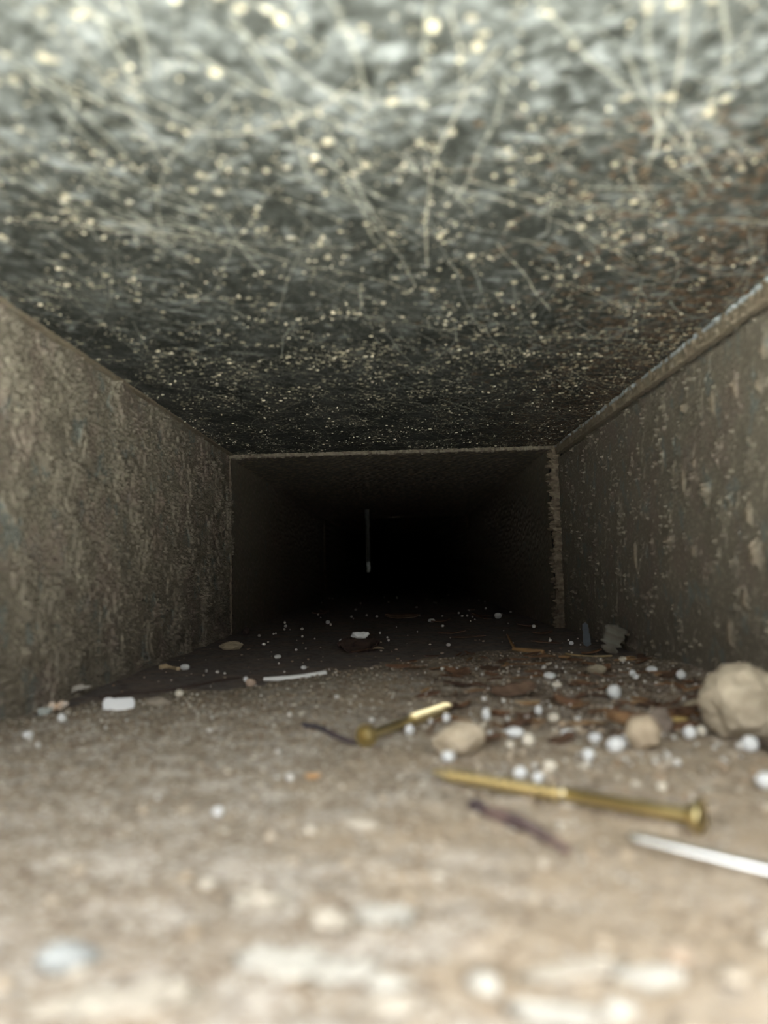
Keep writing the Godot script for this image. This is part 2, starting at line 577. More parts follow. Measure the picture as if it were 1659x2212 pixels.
# Frames where the sheets meet, and the folded flanges in the upper corners.
func joints() -> void:
	var j := thing("trim_1", "rust-crusted lip where the second duct sheet begins", "")
	tag(j, "", "", "", "structure")
	# top lip, left lip, right bead: each a crusted bar with a face towards the mouth
	obj("lip", crust_bar(Vector3(LEFT, TOP - 1.4, JOINT), Vector3(RIGHT, TOP - 1.0, JOINT), 1.9, 2.6, 3, Color(0.238, 0.203, 0.147), Color(0.140, 0.112, 0.084)), M.relief, j)
	obj("lip", crust_bar(Vector3(LEFT + 0.6, -1, JOINT), Vector3(LEFT + 0.6, TOP, JOINT), 1.2, 1.6, 4, Color(0.182, 0.147, 0.105), Color(0.133, 0.105, 0.077)), M.relief, j)
	obj("weld_bead", crust_bar(Vector3(RIGHT - 2.6, -1, JOINT), Vector3(RIGHT - 2.2, TOP - 2, JOINT), 4.0, 2.8, 5, Color(0.210, 0.168, 0.119), Color(0.119, 0.091, 0.063), 1.6), M.relief, j)
	j = thing("trim_2", "second sheet joint deep in the dark duct", "")
	tag(j, "", "", "", "structure")
	obj("lip", crust_bar(Vector3(LEFT, TOP - 3.3, JOINT2), Vector3(RIGHT, TOP - 3.3, JOINT2), 1.0, 2.6, 6, Color(0.238, 0.203, 0.147), Color(0.140, 0.112, 0.084)), M.relief, j)
	obj("lip", crust_bar(Vector3(RIGHT - 7.6, -1, JOINT2), Vector3(RIGHT - 7.6, TOP, JOINT2), 1.0, 2.6, 7, Color(0.238, 0.203, 0.147), Color(0.140, 0.112, 0.084)), M.relief, j)
	obj("lip", crust_bar(Vector3(LEFT + 2.2, -1, JOINT2), Vector3(LEFT + 2.2, TOP, JOINT2), 0.9, 2.6, 8, Color(0.238, 0.203, 0.147), Color(0.140, 0.112, 0.084)), M.relief, j)
	# right corner flange: a strip 5.5 mm high standing 2 mm off the wall, its lower arris worn to pale metal
	var strip := func(d: float, t: float) -> Vector3:
		var q: Vector2 = FLANGE[int(t)].lerp(FLANGE[mini(int(t) + 1, FLANGE.size() - 1)], t - int(t))
		var crumb: float = 1.3 * bumps(N.small, d * 0.7, q.y * 0.8, 0.2) * smoothstep(-0.3, 0.2, N.scab.get_noise_2d(d, 3.0)) + 0.5 * smoothstep(0.1, 0.16, N.scab.get_noise_2d(d, q.y * 1.5))
		c = rust_tone(d, q.y * 2.0, 90.0, 0.2).lerp(Color(0.20, 0.155, 0.10), 0.55)
		if q.y > TOP - 2.0 and N.fleck.get_noise_2d(d * 0.4, 50.0) > -0.22:
			c = Color(0.30, 0.32, 0.31)
		return Vector3(RIGHT - q.x - crumb, q.y + 0.25 * N.fleck.get_noise_2d(d * 0.5, 9.0), -d)
	var run := growing(14.0, 230.0, 0.06)
	run.append_array(growing(230.0, JOINT, 0.003).slice(1))
	structure("trim_3", grid(run, steps(0.0, 4.0, 24), strip, Vector3.LEFT), M.relief, "crusted flange along the right upper corner")
	var left_strip := func(d: float, t: float) -> Vector3:
		var q: Vector2 = FLANGE_LEFT[int(t)].lerp(FLANGE_LEFT[mini(int(t) + 1, FLANGE_LEFT.size() - 1)], t - int(t))
		c = rust_tone(d, q.x * 3.0, 20.0, 0.2).lerp(Color(0.17, 0.13, 0.085), 0.6)
		return Vector3(LEFT + q.x, TOP - q.y - 0.5 * bumps(N.small, d * 0.8, q.x, 0.2), -d)
	structure("trim_4", grid(run, steps(0.0, 3.0, 24), left_strip, Vector3.DOWN), M.relief, "brown lapped edge along the left upper corner")


const FLANGE := [Vector2(-2.2, 141.6), Vector2(1.4, 141.7), Vector2(2.0, 142.6), Vector2(2.2, 148.2), Vector2(1.6, 149.2)]
const FLANGE_LEFT := [Vector2(0.8, -1.0), Vector2(1.0, 0.8), Vector2(4.2, 0.8), Vector2(4.8, -0.2)]


func crust_bar(a: Vector3, b: Vector3, half_across: float, half_deep: float, s: int, t1: Color, t2: Color, lumpy := 0.7) -> ArrayMesh:
	var along := (b - a)
	var n := int(along.length() / 0.45)
	var dir := along.normalized()
	var side := Vector3(dir.y, -dir.x, 0)
	var f := func(u: float, v: float) -> Vector3:
		var q := a + dir * u
		var o := Vector2(signf(cos(v)) * pow(absf(cos(v)), 0.5) * half_across, signf(sin(v)) * pow(absf(sin(v)), 0.5) * half_deep)
		var g: float = 1.0 + 0.28 * lumpy * N.scab.get_noise_3d(u * 1.4 + s * 100.0, o.x * 2.0, o.y * 2.0) + 0.6 * lumpy * smoothstep(0.0, 0.9, (0.2 - 1.0 - N.small.get_noise_3d(u * 0.6 + s * 50.0, o.x * 0.8, o.y * 0.8)) / 0.2)
		var drift: float = 0.7 * lumpy * N.drip.get_noise_2d(u + s * 60.0, 0.0)
		c = t1.lerp(t2, clampf(0.5 + 1.2 * N.fleck.get_noise_3d(u + s * 70.0, o.x, o.y), 0, 1))
		q += side * (o.x * g + drift)
		return Vector3(q.x, q.y, -(q.z + o.y * g))
	return grid_closed(steps(0.0, along.length(), n), steps(0.0, TAU, 36), f)


# Dust crumbs caught on the ceiling sheet, with a body of their own.
func ceiling_dust() -> void:
	var rg := RandomNumberGenerator.new()
	rg.seed = 66
	var spots := []
	while spots.size() < 5000:
		var d := 600.0 - 440.0 * pow(rg.randf(), 1.2)
		var x := rg.randf_range(-138, 128)
		if N_speck(x, d) > rg.randf_range(-0.35, 0.5):
			spots.append(Vector2(x, d))
	var mm := MultiMesh.new()
	mm.transform_format = MultiMesh.TRANSFORM_3D
	mm.use_colors = true
	mm.mesh = lump(Vector3(1, 0.8, 0.9), 950, 0.3, Color.WHITE, Color(0.85, 0.85, 0.85), 6, 3, 0.1)
	mm.instance_count = spots.size()
	for i in spots.size():
		var r := minf(0.13 * pow(rg.randf(), -0.4), 0.6)
		mm.set_instance_transform(i, Transform3D(Basis(Vector3.RIGHT, PI).rotated(Vector3.UP, rg.randf() * TAU).scaled(Vector3(r * rg.randf_range(0.8, 2.2), r, r)), p(spots[i].x, TOP - 0.02, spots[i].y)))
		mm.set_instance_color(i, Color(0.50, 0.43, 0.31).lerp(Color(0.30, 0.27, 0.21), rg.randf()))
	var o := MultiMeshInstance3D.new()
	o.name = "dust_crumbs"
	o.multimesh = mm
	o.material_override = M.matte
	tag(o, "pale dust crumbs stuck all over the dark ceiling sheet", "dust", "", "stuff")
	add_child(o)


# The print of wear and painted-in light on the ceiling sheet: dark paint, chalky blue-grey scuffs, pale strokes brightening the mouth end, long scratches and stuck dust specks.
func ceiling_paint() -> ImageTexture:
	var w := 1536
	var h := 2048
	var a := noise(201, 170.0, 4).get_image(w, h, false, false, false).get_data()
	var b := noise(202, 30.0, 3).get_image(w, h, false, false, false).get_data()
	var e := noise(203, 7.0, 2).get_image(w, h, false, false, false).get_data()
	var px := PackedByteArray()
	px.resize(w * h * 3)
	var k := 0
	for i in w * h:
		var t := (a[i] - 128) * 2 + (b[i] - 128)
		var g := (e[i] - 128) / 7 + (b[i] - 128) / 14
		var v := clampi(52 + g + t / 13, 26, 110)
		px[k] = v
		px[k + 1] = v + 1
		px[k + 2] = v - 4
		k += 3
	var im := Image.create_from_data(w, h, false, Image.FORMAT_RGB8, px)
	var rg := RandomNumberGenerator.new()
	rg.seed = 99
	# brown dust in the right part, as the photograph shows
	for i in 9000:
		var x := 150.0 - absf(rg.randfn(0.0, 46.0))
		var d := rg.randf_range(150, 600)
		dab(im, x, d, rg.randf_range(0.5, 2.2), rg.randf_range(0.3, 1.0), Color8(122, 92, 64).lerp(Color8(82, 58, 42), rg.randf()), 0.55)
	# chalky scuffs, then pale strokes that paint in the brightness near the mouth
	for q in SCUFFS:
		scuff_and_light(im, rg, q[0], q[1], q[2], q[3], q[4], 0.42)
	for i in 2300:  # strokes crowd towards the mouth: the light falloff is put into the paint
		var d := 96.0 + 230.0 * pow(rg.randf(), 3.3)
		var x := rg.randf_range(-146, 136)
		scuff_and_light(im, rg, x, d, x + rg.randfn(0, 5), d + rg.randf_range(-7, 7), rg.randf_range(0.6, 2.4), 0.21)
	for i in 1300:  # more pale strokes, lightening the mouth end in place of light
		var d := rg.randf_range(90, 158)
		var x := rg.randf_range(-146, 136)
		scuff_and_light(im, rg, x, d, x + rg.randfn(0, 5), d + rg.randf_range(-7, 7), rg.randf_range(1.0, 3.0), 0.12)
	for i in 900:
		scuff_and_light(im, rg, rg.randf_range(-140, 130), rg.randf_range(110, 600), 999, 0, rg.randf_range(0.2, 0.5), 0.22)
	# long thin scratches, most of them running in from the left
	for i in 560:
		var x := rg.randf_range(-150, 140)
		var d := rg.randf_range(110, 590)
		var dir := deg_to_rad(rg.randfn(38.0, 26.0)) if rg.randf() < 0.7 else rg.randf_range(0, PI)
		var bend := rg.randfn(0.0, 0.006)
		var wide := rg.randf_range(0.15, 0.38)
		var tint := Color8(152, 145, 128).lerp(Color8(122, 124, 118), rg.randf())
		var strength := rg.randf_range(0.35, 0.85)
		for s in int(rg.randf_range(60, 420)):
			x += cos(dir) * 0.22
			d += sin(dir) * 0.30
			dir += bend * 0.3 + rg.randfn(0, 0.02)
			if rg.randf() < 0.82:
				dab(im, x, d, wide, wide, tint, strength * rg.randf_range(0.4, 1.2))
	# a few broad scratches near the mouth
	for i in 46:
		var x := rg.randf_range(-120, 90)
		var d := rg.randf_range(100, 190)
		var dir := deg_to_rad(rg.randfn(60.0, 22.0))
		for s in int(rg.randf_range(60, 200)):
			x += cos(dir) * 0.25
			d += sin(dir) * 0.3
			dir += rg.randfn(0, 0.03)
			if rg.randf() < 0.8:
				dab(im, x, d, 0.5, 0.5, Color8(166, 162, 146), rg.randf_range(0.1, 0.38))
	# short scuffs that run across the sheet
	for i in 1100:
		var d := 600.0 - 380.0 * pow(rg.randf(), 1.5)
		var x := rg.randf_range(-148, 136)
		if N_speck(x + 60.0, d) < rg.randf_range(-0.6, 0.4):
			continue
		var slope := rg.randfn(0.12, 0.2)
		var tint := Color8(170, 158, 134).lerp(Color8(110, 106, 98), rg.randf())
		for k2 in int(rg.randf_range(8, 55)):
			x += 0.22
			d += 0.22 * slope
			if rg.randf() < 0.75:
				dab(im, x, d, 0.2, 0.25, tint, rg.randf_range(0.2, 0.8))
	# specks of dust
	for i in 30000:
		var x := rg.randf_range(-148, 138)
		var d := rg.randf_range(100, 600) if i % 2 else rg.randf_range(300, 600)
		if N_speck(x, d) < rg.randf_range(-0.5, 0.35):
			continue
		var r := 0.26 * pow(rg.randf(), -0.45)
		dab(im, x, d, minf(r, 1.3), minf(r, 1.3) * rg.randf_range(0.7, 1.2), Color8(212, 198, 166).lerp(Color8(156, 146, 126), rg.randf()), rg.randf_range(0.55, 1.0))
	im.generate_mipmaps()
	return ImageTexture.create_from_image(im)


func N_speck(x: float, d: float) -> float:
	return N.tone.get_noise_2d(x, d) + 0.7 * N.tone2.get_noise_2d(x * 0.8, d * 0.8)


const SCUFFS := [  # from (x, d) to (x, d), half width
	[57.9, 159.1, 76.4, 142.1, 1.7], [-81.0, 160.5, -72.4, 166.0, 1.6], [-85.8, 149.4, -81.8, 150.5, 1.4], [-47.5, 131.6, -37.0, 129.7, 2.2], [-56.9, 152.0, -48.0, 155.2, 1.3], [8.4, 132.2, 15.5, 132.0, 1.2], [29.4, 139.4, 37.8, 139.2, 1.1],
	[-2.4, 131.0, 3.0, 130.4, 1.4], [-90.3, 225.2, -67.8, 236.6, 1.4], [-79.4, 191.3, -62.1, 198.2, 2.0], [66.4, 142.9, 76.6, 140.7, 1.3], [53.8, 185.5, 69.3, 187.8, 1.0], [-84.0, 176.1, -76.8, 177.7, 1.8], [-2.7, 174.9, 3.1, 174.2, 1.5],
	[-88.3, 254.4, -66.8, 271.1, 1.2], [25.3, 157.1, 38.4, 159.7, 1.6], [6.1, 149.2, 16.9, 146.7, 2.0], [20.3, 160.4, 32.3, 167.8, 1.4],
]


func dab(im: Image, x: float, d: float, rx: float, rd: float, tint: Color, strength: float) -> void:
	var cx := (x + 150.0) / 300.0 * im.get_width()
	var cy := (d - 20.0) / 600.0 * im.get_height()
	var ax := maxf(rx / 300.0 * im.get_width(), 0.55)
	var ay := maxf(rd / 600.0 * im.get_height(), 0.55)
	for j in range(maxi(0, int(floor(cy - ay))), mini(im.get_height() - 1, int(ceil(cy + ay))) + 1):
		for i in range(maxi(0, int(floor(cx - ax))), mini(im.get_width() - 1, int(ceil(cx + ax))) + 1):
			var e := Vector2((i + 0.5 - cx) / ax, (j + 0.5 - cy) / ay).length()
			if e < 1.25:
				im.set_pixel(i, j, im.get_pixel(i, j).lerp(tint, strength * clampf(1.6 * (1.25 - e), 0, 1)))


func scuff_and_light(im: Image, rg: RandomNumberGenerator, x1: float, d1: float, x2: float, d2: float, wide: float, strength: float) -> void:
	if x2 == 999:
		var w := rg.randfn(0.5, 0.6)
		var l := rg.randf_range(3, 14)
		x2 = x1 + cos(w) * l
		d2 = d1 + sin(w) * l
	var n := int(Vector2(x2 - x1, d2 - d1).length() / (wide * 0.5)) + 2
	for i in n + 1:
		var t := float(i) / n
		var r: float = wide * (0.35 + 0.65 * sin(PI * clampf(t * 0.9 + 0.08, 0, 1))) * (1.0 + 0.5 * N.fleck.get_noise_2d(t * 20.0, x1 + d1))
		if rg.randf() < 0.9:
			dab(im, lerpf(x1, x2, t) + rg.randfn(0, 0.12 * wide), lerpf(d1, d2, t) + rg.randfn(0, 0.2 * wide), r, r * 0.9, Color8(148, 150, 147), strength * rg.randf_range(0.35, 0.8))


# ---------------------------------------------------------------- dirt

const DIRT_EDGE := [Vector2(-143, 240), Vector2(-127, 306), Vector2(-95, 315), Vector2(-66, 332), Vector2(-40, 374), Vector2(8, 413), Vector2(65, 450), Vector2(119, 400), Vector2(134, 380)]


func edge_of_dirt(x: float) -> float:
	for i in DIRT_EDGE.size() - 1:
		if x <= DIRT_EDGE[i + 1].x:
			return lerpf(DIRT_EDGE[i].y, DIRT_EDGE[i + 1].y, clampf((x - DIRT_EDGE[i].x) / (DIRT_EDGE[i + 1].x - DIRT_EDGE[i].x), 0, 1))
	return 380.0


func dirt_height(x: float, d: float) -> float:
	var e: float = edge_of_dirt(x) - d + 22.0 * N.edge.get_noise_2d(x, d)
	var h: float = -2.4 + 2.5 * smoothstep(-30.0, 25.0, e) + 0.75 * N.clump.get_noise_2d(x, d) + 0.30 * N.grain.get_noise_2d(x, d)
	if d < 190.0:
		h += 0.5 * N.scab.get_noise_2d(x * 0.7, d * 0.7)
	# swept up into the corners
	h += 2.2 * smoothstep(LEFT + 12.0, LEFT - 4.0, x) * smoothstep(400.0, 300.0, d) + 2.8 * smoothstep(RIGHT - 22.0, RIGHT + 2.0, x) * smoothstep(460.0, 330.0, d)
	return h


func ground_at(x: float, d: float) -> float:
	return maxf(dirt_height(x, d), PLATE)


func dirt_floor() -> void:
	var f := func(d: float, x: float) -> Vector3:
		var h := dirt_height(x, d)
		var t: float = N.tone2.get_noise_2d(x * 0.9, d * 0.9)
		var g: float = N.grain.get_noise_2d(x * 1.3, d * 1.3)
		var k: float = N.fleck.get_noise_2d(x * 0.9 + 40.0, d * 0.9)
		var q := Color(0.40, 0.35, 0.285).lerp(Color(0.30, 0.245, 0.18), smoothstep(-0.25, 0.3, t))
		# brown leaf mould, lying where the photograph shows the litter
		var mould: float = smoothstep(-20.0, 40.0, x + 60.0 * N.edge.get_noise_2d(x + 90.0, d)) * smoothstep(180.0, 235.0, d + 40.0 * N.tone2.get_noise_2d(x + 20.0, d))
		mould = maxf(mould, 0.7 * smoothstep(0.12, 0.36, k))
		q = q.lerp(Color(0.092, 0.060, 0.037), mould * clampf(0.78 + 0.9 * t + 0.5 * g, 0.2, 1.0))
		# a damp olive-brown rim where the bed runs out over the plate
		var rim: float = edge_of_dirt(x) - d + 30.0 * N.edge.get_noise_2d(x + 33.0, d)
		q = q.lerp(Color(0.165, 0.135, 0.092), 0.8 * (1.0 - smoothstep(25.0, 55.0, rim + 26.0 * k)))
		q = q.lerp(Color(0.23, 0.18, 0.125), 0.75 * smoothstep(0.10, 0.36, N.clump.get_noise_2d(x * 0.45 + 200.0, d * 0.8)))
		q = q.lerp(Color(0.22, 0.165, 0.11), 0.7 * smoothstep(0.10, 0.42, N.fleck.get_noise_2d(x * 0.5, d * 0.9 + 80.0)))
		q = q.lerp(Color(0.60, 0.55, 0.46), 0.7 * smoothstep(0.28, 0.55, g + 0.6 * N.fleck.get_noise_2d(x * 2.0, d * 2.0)))
		q = q.lerp(Color(0.16, 0.11, 0.075), 0.6 * smoothstep(0.34, 0.55, N.fleck.get_noise_2d(x * 1.2, d * 1.2 + 300.0)))
		q = q.lerp(Color(0.37, 0.285, 0.19), 0.65 * smoothstep(-15.0, 25.0, x + 70.0 * N.tone.get_noise_2d(x * 0.8, d * 0.8 + 400.0)) * (1.0 - mould))
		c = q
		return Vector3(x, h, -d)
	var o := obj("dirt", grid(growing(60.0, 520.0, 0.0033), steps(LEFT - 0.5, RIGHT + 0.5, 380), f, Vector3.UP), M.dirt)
	tag(o, "bed of dusty grey-brown dirt spread over the front of the duct floor", "dirt", "", "stuff")
	var under := func(d: float, x: float) -> Vector3:
		c = Color(0.38, 0.33, 0.27).lerp(Color(0.30, 0.24, 0.18), smoothstep(-0.2, 0.3, N.tone2.get_noise_2d(x, d)))
		return Vector3(x, dirt_height(x, d), -d)
	o.add_child(null_safe(grid(steps(8.0, 60.0, 40), steps(LEFT - 0.5, RIGHT + 0.5, 150), under, Vector3.UP)), true)


func null_safe(m: Mesh) -> MeshInstance3D:
	var o := MeshInstance3D.new()
	o.name = "threshold_dirt"
	o.mesh = m
	o.material_override = M.dirt
	return o


# ---------------------------------------------------------------- screws and nail

func spin(st: SurfaceTool, profile: Array, sides := 28) -> void:   # profile of (x, r) about the x axis, mm
	var rings := []
	for q in profile:
		var ring := []
		for j in sides:
			var w := TAU * j / sides
			ring.append(Vector3(q[0], q[1] * cos(w), q[1] * sin(w)) * MM)
		rings.append(ring)
	skin(st, rings)


func screw(label: String, head: Vector3, tip: Vector3, roll: float) -> void:
	var x := (tip - head).normalized()
	var z := x.cross(Vector3.UP).normalized()
	var t := thing("screw", label, "screw", head * MM, Basis(x, z.cross(x), z).rotated(x, roll))
	var l := head.distance_to(tip)
	var st := begin()
	spin(st, [[28.0 / 64.0 * l, 1.28], [3.4, 1.3], [3.0, 1.45], [2.0, 2.1], [1.1, 3.0]].map(func(q): return q))
	obj("shank", done(st), M.brass, t)
	# head: a countersunk disc whose face has a six-pointed socket
	var face := func(u: float, v: float) -> Vector3:
		var r := u * 3.25
		var star := 1.45 + 0.28 * cos(6.0 * v)
		var deep := 1.7 * (1.0 - smoothstep(star - 0.16, star + 0.05, r)) - 0.12 * smoothstep(2.2, 3.1, r)
		c = Color.WHITE
		return Vector3(deep - 0.05 + (0.5 if u > 0.99 else 0.0), r * cos(v), r * sin(v))
	var us := steps(0.0, 0.36, 4)
	us.append_array(steps(0.38, 0.62, 12))
	us.append_array(PackedFloat32Array([0.7, 0.8, 0.9, 0.96, 0.99, 1.0]))
	var hd := obj("head", grid(us, steps(0.0, TAU, 60), face, Vector3.LEFT), M.brass, t)
	st = begin()
	spin(st, [[2.2, 2.0], [1.3, 2.9], [0.75, 3.25], [0.35, 3.25], [0.25, 3.2]])
	var rim := done(st)
	obj("head_rim", rim, M.brass, hd)
	st = begin()
	spin(st, [[l, 0.08], [l - 1.6, 0.55], [l - 5.0, 0.98], [0.46 * l, 1.0], [0.44 * l, 1.25]])
	var core := obj("threaded_core", done(st), M.brass_worn, t)
	# the thread: a ridge wound round the core
	st = begin()
	var turns := (0.54 * l) / 2.3
	st.set_smooth_group(-1)
	var n := int(turns * 28.0)
	var rings := []
	for i in n + 1:
		var s := float(i) / n
		var w := s * turns * TAU
		var px := 0.455 * l + s * 0.54 * l
		var out := 1.95 * clampf((l - px) / 6.0, 0.12, 1.0) * clampf(s * 25.0, 0.5, 1.0)
		var base := minf(1.0, out * 0.6)
		var rad := Vector3(0, cos(w), sin(w))
		rings.append([(Vector3(px - 0.34, 0, 0) + rad * base) * MM, (Vector3(px, 0, 0) + rad * out) * MM, (Vector3(px + 0.34, 0, 0) + rad * base) * MM])
	skin(st, rings)
	obj("thread", done(st), M.brass_worn, core)


func screws_and_nail() -> void:
	var hx := Vector2(-11.2, 207.9)
	var tx := Vector2(17.4, 260.6)
	screw("short-looking brass screw lying with its socket head towards the viewer", Vector3(hx.x, ground_at(hx.x, hx.y) + 3.3, -hx.y), Vector3(tx.x, ground_at(tx.x, tx.y) + 2.0, -tx.y), 0.3)
	hx = Vector2(55.2, 139.4)
	tx = Vector2(5.8, 175.9)
	screw("long brass screw lying crosswise with its threaded point to the left", Vector3(hx.x, ground_at(hx.x, hx.y) + 3.4, -hx.y), Vector3(tx.x, ground_at(tx.x, tx.y) + 2.1, -tx.y), 0.1)
	var a := Vector2(39.8, 133.6)
	var b := Vector2(59.1, 117.9)
	var y1 := ground_at(a.x, a.y) + 1.5
	var y2 := ground_at(b.x, b.y) + 1.6
	var n := thing("nail", "bright silver nail at the lower right, its shaft running out of the picture", "nail")
	var from := Vector3(a.x, y1, -a.y)
	var to := Vector3(b.x, y2, -b.y)
	obj("shaft", tube(PackedVector3Array([from, from.lerp(to, 0.03), from.lerp(to, 0.35), from.lerp(to, 0.7), to]), PackedFloat32Array([0.35, 1.05, 1.12, 1.12, 1.12]), 18, 0.02), M.steel, n)
	var st := begin()
	spin(st, [[0.0, 1.2], [0.0, 2.6], [0.5, 2.9], [1.1, 2.7], [1.2, 0.3]])
	var x := (to - from).normalized()
	var z := x.cross(Vector3.UP).normalized()
	obj("head", done(st), M.steel, n, to * MM, Basis(x, z.cross(x), z))


# ---------------------------------------------------------------- stones, sticks, flakes

func rest(x: float, d: float, lift := 0.0) -> Vector3:
	return p(x, ground_at(x, d) + lift, d)


func stone(called: String, label: String, category: String, at: Vector2, r: Vector3, s: int, rough: float, t1: Color, t2: Color, turn := 0.0, rows := 26, facets := 7, lift := -0.4, group := "") -> MeshInstance3D:
	var o := obj(called, lump(r, s, rough, t1, t2, rows, facets), M.matte, self, rest(at.x, at.y, lift), Basis(Vector3.UP, turn))
	tag(o, label, category, group)
	return o


func stones() -> void:
	stone("stone", "large rough beige stone against the right wall", "stone", Vector2(98.2, 213.2), Vector3(13.0, 11.5, 10.0), 4, 0.24, Color(0.44, 0.37, 0.27), Color(0.27, 0.22, 0.155), 0.4, 60, 8, -1.2)
	stone("stone", "flat pale sandy stone between the two brass screws", "stone", Vector2(14.6, 199.9), Vector3(7.4, 4.8, 6.0), 9, 0.22, Color(0.50, 0.42, 0.31), Color(0.36, 0.29, 0.20), 0.2, 44, 7, -0.6)
	stone("stone", "small rounded tan stone in the brown litter below the large beige stone", "stone", Vector2(64.9, 201.0), Vector3(5.2, 4.9, 4.6), 15, 0.2, Color(0.46, 0.37, 0.26), Color(0.32, 0.25, 0.17), 0.7, 36, 5, -0.5)
	stone("stone", "dull grey-brown stone leaning behind the small rounded tan stone", "stone", Vector2(74.9, 219.3), Vector3(5.0, 4.6, 4.0), 18, 0.25, Color(0.24, 0.19, 0.15), Color(0.16, 0.125, 0.095), 0.1, 30, 6, -0.5)
	stone("stone_chip", "long tan stone chip at the foot of the left wall by the joint", "stone", Vector2(-114.8, 484.7), Vector3(8.0, 3.2, 4.0), 23, 0.25, Color(0.40, 0.33, 0.22), Color(0.27, 0.22, 0.15), 0.15, 30, 6, -0.5)
	stone("stone_chip", "pinkish crumb beside a white bead on the edge of the dirt", "stone", Vector2(-69.4, 329.0), Vector3(2.3, 2.0, 2.0), 25, 0.2, Color(0.50, 0.37, 0.28), Color(0.40, 0.30, 0.22), 0.0, 20, 4, -0.2)
	stone("clod", "small black clod against the joint at the left", "clod", Vector2(-128.6, 593.0), Vector3(3.6, 3.6, 3.0), 28, 0.3, Color(0.025, 0.018, 0.015), Color(0.05, 0.035, 0.03), 0.0, 20, 5, -0.3)
	stone("stone_chip", "pale speckled stone chip in the litter near the right wall", "stone", Vector2(89.5, 338.6), Vector3(4.6, 2.2, 3.0), 31, 0.25, Color(0.36, 0.31, 0.22), Color(0.24, 0.20, 0.14), 0.0, 20, 5, -0.3)
	stone("stone_chip", "low grey pebble half sunk in the dust at the left", "stone", Vector2(-95.5, 283.3), Vector3(5.2, 1.9, 3.6), 33, 0.2, Color(0.32, 0.27, 0.21), Color(0.24, 0.20, 0.155), 0.0, 20, 5, -0.5)


func stick(called: String, label: String, category: String, pts: Array, radii: Array, colors: Array, rough := 0.25, group := "", lift := 0.0) -> MeshInstance3D:
	var q := PackedVector3Array()
	for k in pts.size():
		var v: Vector2 = pts[k]
		q.append(Vector3(v.x, ground_at(v.x, v.y) + radii[k] * 0.8 + lift, -v.y))
	var o := obj(called, tube(q, PackedFloat32Array(radii), 10, rough, colors), M.matte)
	tag(o, label, category, group)
	return o


